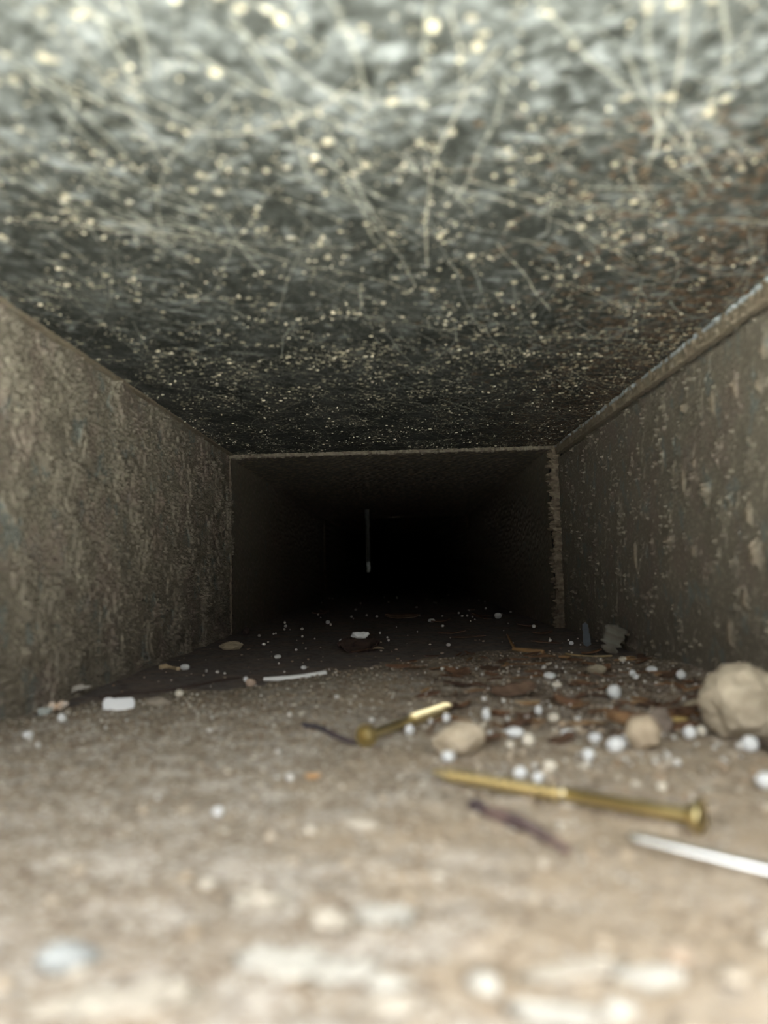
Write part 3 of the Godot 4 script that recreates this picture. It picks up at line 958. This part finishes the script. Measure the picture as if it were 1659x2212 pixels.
func sticks() -> void:
	stick("twig", "dark purplish-brown twig in front of the long brass screw", "twig", [Vector2(14.0, 156.6), Vector2(17.0, 150.5), Vector2(21.5, 144.1), Vector2(24.8, 138.0), Vector2(28.1, 130.8)], [1.2, 1.15, 1.35, 1.0, 0.6], [Color(0.085, 0.06, 0.06), Color(0.15, 0.10, 0.085), Color(0.10, 0.068, 0.065), Color(0.12, 0.085, 0.075), Color(0.16, 0.105, 0.09)], 0.5)
	stick("twig", "short dark twig just left of the screw that shows its head", "twig", [Vector2(-33.1, 238.4), Vector2(-27.0, 231.2), Vector2(-21.5, 222.0), Vector2(-14.9, 213.5)], [1.0, 0.8, 1.0, 0.7], [Color(0.07, 0.06, 0.065), Color(0.09, 0.07, 0.07)], 0.4)
	stick("foam_stick", "thin straight white foam strip on the dark middle of the floor", "stick", [Vector2(-66.4, 344.9), Vector2(-58.2, 343.8), Vector2(-48.0, 348.2), Vector2(-37.7, 354.2)], [0.9, 1.15, 1.1, 1.15], [Color(0.80, 0.80, 0.76)], 0.12)
	var y := thing("splinter", "forked light-brown wood splinter lying before the right joint", "splinter")
	for q in [[[Vector2(66.3, 438.6), Vector2(73.3, 427.8), Vector2(80.4, 417.4)], [1.0, 1.5, 1.3]], [[Vector2(67.4, 438.4), Vector2(69.0, 463.9), Vector2(71.8, 498.6)], [1.0, 0.9, 0.5]]]:
		var pts := PackedVector3Array()
		for k in 3:
			pts.append(Vector3(q[0][k].x, ground_at(q[0][k].x, q[0][k].y) + q[1][k] + (2.0 * k if q[1][2] < 1.0 else 0.0), -q[0][k].y))
		obj("prong", tube(pts, PackedFloat32Array(q[1]), 8, 0.3, [Color(0.34, 0.20, 0.09), Color(0.30, 0.18, 0.085)]), M.matte, y)
	stick("straw", "long thin straw at the foot of the right wall", "straw", [Vector2(92.5, 415.1), Vector2(102.4, 404.7), Vector2(113.8, 398.5)], [0.5, 0.55, 0.4], [Color(0.36, 0.27, 0.13)], 0.2)
	stick("straw", "pale straw pointing at the large beige stone", "straw", [Vector2(96.4, 254.1), Vector2(103.0, 261.8), Vector2(110.0, 269.9)], [0.7, 0.9, 0.8], [Color(0.50, 0.42, 0.29)], 0.2)
	stick("root", "dark root curving under the front of the large beige stone", "root", [Vector2(96.7, 231.9), Vector2(95.4, 213.5), Vector2(96.9, 205.7), Vector2(95.9, 189.4)], [1.0, 1.6, 1.7, 1.5], [Color(0.07, 0.055, 0.045), Color(0.10, 0.075, 0.055)], 0.5)
	stick("husk", "peanut-shaped tan husk at the left beside a white bead", "husk", [Vector2(-132.3, 393.3), Vector2(-130.4, 396.7), Vector2(-126.5, 394.3), Vector2(-119.9, 386.1)], [1.3, 1.5, 0.9, 1.1], [Color(0.44, 0.34, 0.20)], 0.3)
	stick("root", "dark line of root running along the edge of the dirt at the left", "root", [Vector2(-127.5, 303.1), Vector2(-118.2, 312.0), Vector2(-101.2, 321.7), Vector2(-87.8, 342.2), Vector2(-79.1, 352.6)], [0.8, 0.8, 0.7, 0.8, 0.5], [Color(0.055, 0.04, 0.034)], 0.4)
	# bits of straw and bark strewn through the litter on the right
	var rg := RandomNumberGenerator.new()
	rg.seed = 31
	for i in 46:
		var x := rg.randf_range(5, 125)
		var d := rg.randf_range(215, 400)
		var w := rg.randfn(0.15, 0.6)
		var l := rg.randf_range(4, 15)
		var a := Vector2(x, d)
		var b := a + Vector2(cos(w), sin(w)) * l
		b.x = clampf(b.x, -130, 128)
		var t := Color(0.16, 0.09, 0.05).lerp(Color(0.36, 0.22, 0.10), rg.randf() * rg.randf())
		stick("straw_bit", "small brown bit of straw or bark in the litter on the right", "straw", [a, a.lerp(b, 0.5) + Vector2(0, rg.randfn(0, 0.6)), b], [0.35, rg.randf_range(0.4, 0.9), 0.35], [t, t * 0.8], 0.4, "bits of straw and bark in the litter", 0.2)


func flake(called: String, label: String, category: String, at: Vector2, l: float, w: float, t: float, curl: float, s: int, t1: Color, t2: Color, basis := Basis.IDENTITY, lift := 0.0, group := "", ragged := 0.3, taper := 0.0, boxy := 3.0) -> MeshInstance3D:
	var o := obj(called, scrap(l, w, t, curl, s, t1, t2, ragged, taper, boxy), M.matte, self, rest(at.x, at.y, lift), basis)
	tag(o, label, category, group)
	return o


func turned(yaw: float, pitch := 0.0, roll := 0.0) -> Basis:
	return Basis.from_euler(Vector3(pitch, yaw, roll))


func flakes() -> void:
	# leaf lump in the middle, with a foam crumb riding on it
	var q := Vector2(-27.7, 456.9)
	var leaf := thing("dead_leaf", "crumpled dark-brown dead leaf in the middle under a white foam crumb", "leaf", rest(q.x, q.y))
	obj("blade", scrap(25.0, 15.0, 0.5, 0.55, 3, Color(0.075, 0.045, 0.035), Color(0.035, 0.025, 0.02), 0.4), M.matte, leaf, p(0, 1.2, 0), turned(0.3, 0.5, 0.05))
	obj("folded_blade", lump(Vector3(12.5, 5.4, 5.5), 8, 0.6, Color(0.055, 0.036, 0.027), Color(0.02, 0.014, 0.011), 30, 5), M.matte, leaf, p(1.5, -0.5, 1), turned(0.1))
	obj("stalk", tube(PackedVector3Array([Vector3(8, 2, 0), Vector3(12, 2.2, 0.4), Vector3(16, 1.6, 0.8)]), PackedFloat32Array([0.8, 0.8, 0.3]), 8, 0.2, [Color(0.26, 0.20, 0.13)]), M.matte, leaf)
	var crumb := obj("foam_crumb", lump(Vector3(5.4, 2.2, 2.8), 41, 0.6, Color(0.82, 0.82, 0.80), Color(0.74, 0.74, 0.72), 24, 0), M.matte, self, rest(q.x + 1.5, q.y, 8.2), Basis(Vector3.UP, 0.1))
	tag(crumb, "white foam crumb lying on top of the crumpled dark leaf", "crumb")
	# white chunk at the left
	q = Vector2(-108.4, 275.4)
	var chunk := obj("foam_chunk", chunk_mesh(), M.foam, self, rest(q.x, q.y, -0.2), turned(0.12))
	tag(chunk, "white torn foam cylinder lying on the dirt near the left wall", "foam")
	flake("paper_scrap", "folded whitish paper scrap standing against the foot of the left wall", "paper", Vector2(-139.4, 305.5), 14.0, 8.0, 0.3, 0.5, 51, Color(0.44, 0.40, 0.34), Color(0.34, 0.31, 0.26), turned(0.25, 0.9, 0.12), 3.2, "", 0.7, 0.9, 9.0)
	flake("paint_flake", "white and orange paint flake in the left corner", "flake", Vector2(-131.2, 275.1), 6.5, 4.5, 0.5, 0.5, 54, Color(0.75, 0.72, 0.66), Color(0.50, 0.27, 0.10), turned(0.3, 0.6, 0.2), 1.4, "", 0.7, 0.3, 8.0)
	flake("paint_flake", "small grey flake beside the orange and white one in the left corner", "flake", Vector2(-134.5, 271.1), 5.0, 4.0, 0.5, 0.3, 55, Color(0.50, 0.52, 0.47), Color(0.33, 0.34, 0.31), turned(0.3, 0.5, 0.1), 1.0, "", 0.7, 0.3, 8.0)
	flake("paint_flake", "upright blue-grey paint strip standing beside the right joint", "flake", Vector2(115.7, 459.6), 15.0, 5.0, 0.4, 0.15, 57, Color(0.11, 0.125, 0.14), Color(0.09, 0.10, 0.11), turned(0.1, 1.35, 0.1) * Basis(Vector3.UP, PI / 2), 7.0, "", 0.2, 0.3, 14.0)
	flake("paint_flake", "curled pale paint flake leaning against the right wall", "flake", Vector2(121.8, 418.6), 17.0, 10.0, 0.6, 0.6, 59, Color(0.20, 0.195, 0.16), Color(0.12, 0.095, 0.07), turned(-0.5, 1.2, 0.3) * Basis(Vector3.UP, 1.2), 7.5, "", 0.8, -0.5, 8.0)
	flake("paint_flake", "small peeled flake hanging on the left wall above the paper scrap", "flake", Vector2(-145.9, 336.4), 7.5, 5.0, 0.4, 0.4, 61, Color(0.30, 0.28, 0.22), Color(0.34, 0.36, 0.35), turned(0.9, 1.2, 0.1) * Basis(Vector3.UP, 1.4), 9.0)
	flake("chip", "single orange chip on the dust left of centre", "chip", Vector2(-22.8, 179.9), 3.4, 2.2, 0.6, 0.2, 63, Color(0.62, 0.36, 0.16), Color(0.55, 0.32, 0.15), turned(0.2), 0.0)
	flake("husk", "yellow seed husk on the brown litter left of the large beige stone", "husk", Vector2(87.2, 234.1), 5.0, 2.4, 1.2, -0.3, 65, Color(0.58, 0.42, 0.16), Color(0.45, 0.31, 0.12), turned(-0.2), 0.6)
	flake("wood_chip", "orange-brown wood chip beside the large beige stone", "chip", Vector2(91.8, 242.2), 10.0, 4.0, 1.0, -0.2, 67, Color(0.36, 0.18, 0.07), Color(0.26, 0.13, 0.055), turned(0.05), 0.3)
	flake("dead_leaf", "bent orange-brown leaf piece behind the small rounded tan stone", "leaf", Vector2(64.7, 226.3), 13.0, 6.0, 0.4, 0.6, 69, Color(0.30, 0.17, 0.08), Color(0.20, 0.115, 0.06), turned(0.6, 0.5, -0.2), 2.0)
	flake("dead_leaf", "brown dead leaf with a pale rib in the middle of the right-hand litter", "leaf", Vector2(42.6, 284.4), 19.0, 9.0, 0.4, 0.35, 71, Color(0.20, 0.13, 0.085), Color(0.12, 0.075, 0.05), turned(0.35, 0.3, 0.1), 1.6)
	flake("wood_chip", "light wood chip near the white beads in the middle litter", "chip", Vector2(45.4, 269.8), 9.0, 2.2, 0.8, 0.1, 73, Color(0.36, 0.27, 0.17), Color(0.28, 0.20, 0.12), turned(0.06), 0.4)
	flake("dead_leaf", "rusty leaf piece beyond the screw that shows its head", "leaf", Vector2(-2.1, 369.6), 13.0, 5.0, 0.4, 0.15, 75, Color(0.24, 0.13, 0.075), Color(0.18, 0.10, 0.06), turned(0.05, 0.2, 0.0), 0.8)
	flake("dead_leaf", "flat dead leaf lying on the floor beyond the joint", "leaf", Vector2(0.9, 735.3), 34.0, 18.0, 0.6, 0.2, 77, Color(0.20, 0.13, 0.08), Color(0.12, 0.08, 0.05), turned(0.1, 0.15, 0.0), 1.5)
	# the strip that hangs from the duct ceiling far inside
	q = Vector2(-51.4, 45.1)
	var band := thing("hanging_strip", "thin grey strip hanging from the ceiling deep in the dark duct", "strip", p(q.x, TOP - 3.0, 1150))
	var drop := TOP - 3.0 - q.y
	obj("strip", hang(0.0, drop - 16.0, 6.6, 5), M.relief, band)
	tag(obj("frayed_end", hang(drop - 17.0, drop, 6.0, 9), M.matte, band), "pale speckled lower end", "")


func hang(from: float, to: float, wide: float, s: int) -> ArrayMesh:
	var f := func(u: float, v: float) -> Vector3:
		var y := lerpf(from, to, u)
		var half: float = wide / 2.0 * (1.0 + 0.25 * N.drip.get_noise_2d(y + s * 50.0, s))
		c = Color(0.10, 0.10, 0.096) if s == 5 else Color(0.45, 0.45, 0.43).lerp(Color(0.8, 0.8, 0.78), smoothstep(-0.1, 0.4, N.grain.get_noise_2d(y * 1.4, v * 5.0)))
		return Vector3(half * cos(v) + 1.2 * N.drip.get_noise_2d(y * 0.3, 7.0), -y, 0.7 * sin(v) * (1.0 + N.fleck.get_noise_2d(y, v)))
	return grid_closed(steps(0.0, 1.0, 40), steps(0.0, TAU, 14), f)


func chunk_mesh() -> ArrayMesh:
	var f := func(u: float, v: float) -> Vector3:
		var e := clampf(minf(u, 1.0 - u) * 7.0, 0.0, 1.0)
		var r: float = 2.5 * sqrt(1.0 - (1.0 - e) * (1.0 - e)) * (1.0 + 0.22 * N.clump.get_noise_2d(u * 30.0, v * 4.0) + 0.1 * N.fleck.get_noise_2d(u * 40.0, v * 6.0)) * (1.0 - 0.12 * u)
		c = Color.WHITE
		return Vector3((u - 0.5) * 11.8, 2.3 + r * sin(v), r * cos(v))
	return grid_closed(steps(0.0, 1.0, 36), steps(0.0, TAU, 28), f)


# ---------------------------------------------------------------- beads

const BEADS := [   # x, d, width, height (mm), the words that single it out
	[78.5, 274.4, 5.7, 5.3, "large round white bead in the litter halfway to the right wall"], [113.9, 336.5, 5.2, 3.0, "oval white bead at the foot of the right wall"], [118.7, 314.2, 4.5, 4.1, "white bead beside a grey crumb at the corner of the right wall"],
	[65.3, 326.7, 6.3, 3.0, "flat white bead shaped like a grain of rice"], [63.1, 302.2, 4.3, 2.7, "cream bead just below the rice-shaped white bead"], [11.2, 193.6, 4.0, 3.0, "white bead touching the front of the flat pale sandy stone"],
	[32.6, 219.3, 5.7, 3.1, "long white bead like a capsule right of the flat pale sandy stone"], [34.9, 208.5, 4.0, 3.8, "round cream bead just below the capsule-shaped one"], [26.9, 242.6, 3.1, 4.4, "tall white bead behind the right end of the flat pale sandy stone"],
	[13.7, 239.6, 2.6, 3.1, "white bead on the back edge of the flat pale sandy stone"], [1.4, 223.7, 3.2, 3.2, "white bead halfway along the screw that shows its head"], [45.7, 250.5, 2.6, 3.2, "upright white bead right of the light wood chip"],
	[47.9, 236.4, 4.3, 3.1, "yellowish white bead in the middle of the litter"], [48.5, 219.7, 4.3, 2.3, "flat white bead sitting on an orange-brown scrap"], [57.1, 200.6, 5.2, 4.1, "broken white foam lump in front of the small rounded tan stone"],
	[61.0, 204.4, 4.0, 3.7, "smaller white foam lump touching the small rounded tan stone"], [81.3, 211.3, 3.8, 3.8, "bright white bead below the orange-brown wood chip"], [86.7, 216.5, 3.4, 3.1, "cream bead touching the bright one below the orange-brown wood chip"],
	[91.9, 198.0, 4.3, 4.1, "bright white bead in front of the large beige stone"], [54.3, 211.3, 4.1, 2.7, "pale bead between the tan stone and the capsule-shaped bead"], [47.1, 190.6, 3.4, 3.0, "white bead midway between the tan stone and the long brass screw"],
	[27.2, 176.0, 3.2, 3.0, "left one of two white beads behind the long brass screw"], [30.7, 172.2, 2.9, 2.7, "right one of two white beads behind the long brass screw"], [79.8, 165.8, 3.8, 3.6, "white bead cut by the right edge of the picture"],
	[29.3, 205.8, 2.4, 2.1, "small cream bead left of the round cream bead"], [-117.4, 389.2, 5.5, 3.3, "white bead beside the peanut-shaped husk"], [-93.4, 301.2, 3.7, 3.1, "cream bead on the edge of the dirt at the left"],
	[-74.6, 343.2, 2.7, 2.7, "white bead touching the pinkish crumb"], [-42.2, 498.8, 3.5, 4.5, "white bead at the left end of the crumpled dark leaf"], [-74.3, 429.8, 4.7, 2.5, "small white flake-like bead left of the crumpled dark leaf"],
	[-52.2, 380.8, 3.2, 2.2, "hollow-looking white bead above the thin white foam strip"], [-70.8, 689.5, 4.4, 4.0, "white bead on the floor left beyond the joint"], [27.8, 682.7, 7.9, 3.5, "flat white bead on the floor in the middle beyond the joint"],
	[94.2, 710.9, 7.3, 6.0, "white bead like a small cone near the right wall beyond the joint"], [107.9, 596.7, 3.5, 3.1, "white bead at the right foot of the joint"], [107.9, 466.8, 3.0, 2.7, "white bead beside the upright blue-grey paint strip"],
	[-39.7, 154.2, 2.2, 2.0, "lone white bead on the dust at the lower left"], [112.6, 375.6, 3.9, 2.9, "cream bead left of the oval bead by the right wall"], [102.8, 329.6, 3.0, 3.0, "upper one of two touching beads left of the oval bead"], [100.9, 319.2, 2.9, 2.7, "lower one of two touching beads left of the oval bead"],
	[-119.3, 252.0, 2.9, 2.9, "white bead on the dirt below the orange and white flake"], [-120.5, 231.5, 3.3, 2.1, "whitish bead on the dirt at the left edge"], [35.4, 181.7, 3.5, 2.8, "cream bead just above the right one of the two behind the long screw"], [57.0, 165.8, 2.4, 1.9, "faint cream bead behind the head of the long brass screw"],
]


func bead(label: String, x: float, d: float, w: float, h: float, s: int, group := "", t1 := Color(0.70, 0.70, 0.67), rows := 12) -> void:
	var o := obj("foam_bead", lump(Vector3(w / 2.0, h / 2.0, w / 2.2), s, 0.14, t1, t1 * 0.9, rows, 0, 0.06), M.matte, self, rest(x, d, -0.1), Basis(Vector3.UP, s * 1.3))
	tag(o, label, "bead", group)


func beads() -> void:
	var k := 100
	for b in BEADS:
		var pale := Color(0.70, 0.70, 0.67)
		if "cream" in b[4] or "yellowish" in b[4]:
			pale = Color(0.66, 0.60, 0.48)
		bead(b[4], b[0], b[1], b[2], b[3], k, "", pale)
		k += 1
	var rg := RandomNumberGenerator.new()
	rg.seed = 5
	var shared := []
	for i in 6:
		shared.append(lump(Vector3(1, 1, 0.9), 300 + i, 0.2, Color(0.62, 0.60, 0.55), Color(0.48, 0.45, 0.39), 9, 0, 0.06))
	for i in 160:
		var x := clampf(rg.randfn(52, 40), -60, 126)
		var d := 185.0 + 190.0 * pow(rg.randf(), 1.25)
		if d < 215.0 and x < 20.0:
			x = rg.randf_range(30, 110)
		var r := 0.32 * pow(rg.randf_range(0.12, 1.0), -0.55)
		scatter(shared[i % 6], x, d, minf(r, 1.15), rg, "tiny whitish foam bead scattered through the dirt and litter before the joint", "tiny beads in the litter")
	for i in 70:
		var d := 460.0 * pow(2.9, rg.randf())
		scatter(shared[i % 6], rg.randf_range(-128, 120), d, rg.randf_range(0.5, 1.3) * (0.75 + d / 2400.0), rg, "speck of white foam far back on the dark floor", "white specks on the dark floor")
	for i in 34:
		scatter(shared[i % 6], rg.randf_range(-126, -20), rg.randf_range(150, 420), rg.randf_range(0.35, 0.95), rg, "tiny pale crumb on the left half of the dusty floor", "tiny crumbs on the left")


func scatter(mesh: Mesh, x: float, d: float, r: float, rg: RandomNumberGenerator, label: String, group: String) -> void:
	var o := obj("foam_bead", mesh, M.matte, self, rest(x, d, -0.05), Basis(Vector3.UP, rg.randf() * TAU).scaled(Vector3(r * rg.randf_range(0.8, 1.4), r, r)))
	tag(o, label, "bead", group)


# Scraps of brown leaf through the litter on the right, and a few beyond the joint.
func scraps() -> void:
	var cr := RandomNumberGenerator.new()
	cr.seed = 8
	for i in 80:
		var d := cr.randf_range(150, 235)
		var x := clampf(cr.randfn(62, 28), 18, 128)
		var t := Color(0.52, 0.46, 0.36).lerp(Color(0.34, 0.24, 0.15), cr.randf())
		stone("gravel_crumb", "cream or tan gravel crumb among the white beads behind the long brass screw", "gravel", Vector2(x, d), Vector3(cr.randf_range(0.6, 2.0), cr.randf_range(0.5, 1.2), cr.randf_range(0.6, 1.6)), 800 + i, 0.3, t, t * 0.75, cr.randf() * TAU, 10, 4, -0.15, "gravel crumbs behind the long screw")
	var rg := RandomNumberGenerator.new()
	rg.seed = 12
	for i in 72:
		var x := rg.randf_range(0, 124)
		var d := rg.randf_range(205, 420)
		var t := Color(0.24, 0.13, 0.07).lerp(Color(0.10, 0.06, 0.04), rg.randf())
		flake("leaf_scrap", "small torn scrap of brown leaf in the litter on the right", "leaf", Vector2(x, d), rg.randf_range(5, 13), rg.randf_range(2.5, 6), 0.35, rg.randf_range(-0.4, 0.5), 400 + i, t, t * 0.65, turned(rg.randfn(0.1, 0.5), rg.randfn(0, 0.25), rg.randfn(0, 0.15)), rg.randf_range(0.4, 1.2), "brown leaf scraps in the litter", 0.7, rg.randf_range(-0.4, 0.5), rg.randf_range(3.0, 9.0))
	for i in 16:
		var d := rg.randf_range(440, 900)
		flake("leaf_scrap", "dim brown leaf scrap on the floor around and beyond the joint", "leaf", Vector2(rg.randf_range(-100, 110), d), rg.randf_range(8, 22), rg.randf_range(3, 9), 0.4, rg.randf_range(-0.3, 0.4), 500 + i, Color(0.17, 0.10, 0.06), Color(0.09, 0.055, 0.035), turned(rg.randfn(0.1, 0.5), rg.randfn(0, 0.1), rg.randfn(0, 0.1)), 0.6, "leaf scraps beyond the joint", 0.6, 0.3, 6.0)


const CHIPS := [   # x, d, width, height in mm, words
	[-45.2, 97.1, 7.5, 3.8, "pale chip at the lower left, bluish white"], [-11.3, 106.4, 5.5, 3.0, "round pale chip left of the middle foreground"], [-16.6, 96.4, 11.8, 3.1, "broad whitish flake in the blurred foreground left of centre"], [-8.4, 94.7, 7.3, 2.2, "slanting cream flake right of the broad whitish one"],
	[-2.8, 91.1, 5.3, 2.1, "bright cream chip in the foreground near the middle"], [-34.7, 87.6, 17.0, 3.4, "long cream flake along the bottom left edge"], [-3.4, 107.5, 7.6, 2.5, "oval cream pebble above the bright cream chip"], [8.8, 89.9, 4.1, 2.9, "bright round chip near the bottom middle"],
	[29.1, 91.4, 9.4, 3.5, "broad whitish flake at the lower right"], [23.3, 85.2, 3.8, 2.4, "bright chip at the bottom right edge"], [34.2, 96.9, 3.7, 2.7, "peach-coloured pebble at the lower right"], [20.1, 93.5, 12.1, 2.1, "long pale flake lying right of the middle foreground"], [-2.4, 87.0, 6.2, 2.2, "cream chip at the bottom edge near the middle"],
	[-9.1, 145.5, 6.6, 2.6, "low pale chip in the dust left of the dark twig"], [16.0, 85.0, 8.8, 2.2, "whitish flake on the bottom edge right of the middle"], [-23.2, 114.6, 8.9, 2.2, "thin pale flake in the left middle foreground"],
]


func foreground_chips() -> void:
	var k := 600
	for q in CHIPS:
		var t := Color(0.49, 0.43, 0.34)
		if "whitish" in q[4] or "bright" in q[4]:
			t = Color(0.54, 0.50, 0.42)
		elif "bluish" in q[4]:
			t = Color(0.36, 0.365, 0.34)
		elif "peach" in q[4]:
			t = Color(0.50, 0.38, 0.27)
		if q[2] > q[3] * 3.0:
			flake("paint_chip", q[4], "chip", Vector2(q[0], q[1]), q[2], q[3] * 1.7, 0.7, 0.12, k, t, t * 0.8, turned(0.25 * sin(k)), 0.1, "", 1.0, 0.4 * sin(k * 2.0), 4.0)
		else:
			stone("chip", q[4], "chip", Vector2(q[0], q[1]), Vector3(q[2] / 2.0, minf(q[3] / 2.4, 1.6), q[3] / 1.6), k, 0.35, t, t * 0.75, 0.0, 20, 5, -0.2)
		k += 1
	var rg := RandomNumberGenerator.new()
	rg.seed = 77
	for i in 60:
		var d := rg.randf_range(80, 185)
		var x := rg.randf_range(-0.6, 0.6) * d
		var t := Color(0.62, 0.55, 0.44).lerp(Color(0.40, 0.31, 0.21), rg.randf())
		stone("crumb", "small blurred crumb of grit in the foreground dust", "crumb", Vector2(x, d), Vector3(rg.randf_range(0.7, 2.2), rg.randf_range(0.4, 0.9), rg.randf_range(0.7, 1.6)), 700 + i, 0.25, t, t * 0.8, rg.randf() * TAU, 9, 3, -0.15, "crumbs in the foreground dust")


# Loose grit that nobody could count.
func grit() -> void:
	var rg := RandomNumberGenerator.new()
	rg.seed = 55
	var n := 7000
	var mm := MultiMesh.new()
	mm.transform_format = MultiMesh.TRANSFORM_3D
	mm.use_colors = true
	mm.mesh = lump(Vector3(1, 0.8, 0.9), 901, 0.3, Color.WHITE, Color(0.8, 0.8, 0.8), 6, 4, 0.1)
	mm.instance_count = n
	for i in n:
		var d := 90.0 * pow(6.0, rg.randf())
		var x := rg.randf_range(-138, 130)
		if d > edge_of_dirt(x) - 15.0 and rg.randf() < 0.93:
			d = rg.randf_range(110, minf(300, edge_of_dirt(x) - 15.0))
		var r := rg.randf_range(0.12, 0.5) * (0.6 + d / 500.0)
		mm.set_instance_transform(i, Transform3D(Basis(Vector3.UP, rg.randf() * TAU).scaled(Vector3(r * rg.randf_range(0.8, 1.6), r, r)), rest(x, d, -0.05)))
		var t := rg.randf()
		mm.set_instance_color(i, Color(0.20, 0.14, 0.09) if t < 0.4 else Color(0.40, 0.33, 0.24) if t < 0.8 else Color(0.62, 0.56, 0.46))
	var o := MultiMeshInstance3D.new()
	o.name = "grit"
	o.multimesh = mm
	o.material_override = M.matte
	tag(o, "fine loose grit strewn over the dirt", "grit", "", "stuff")
	add_child(o)
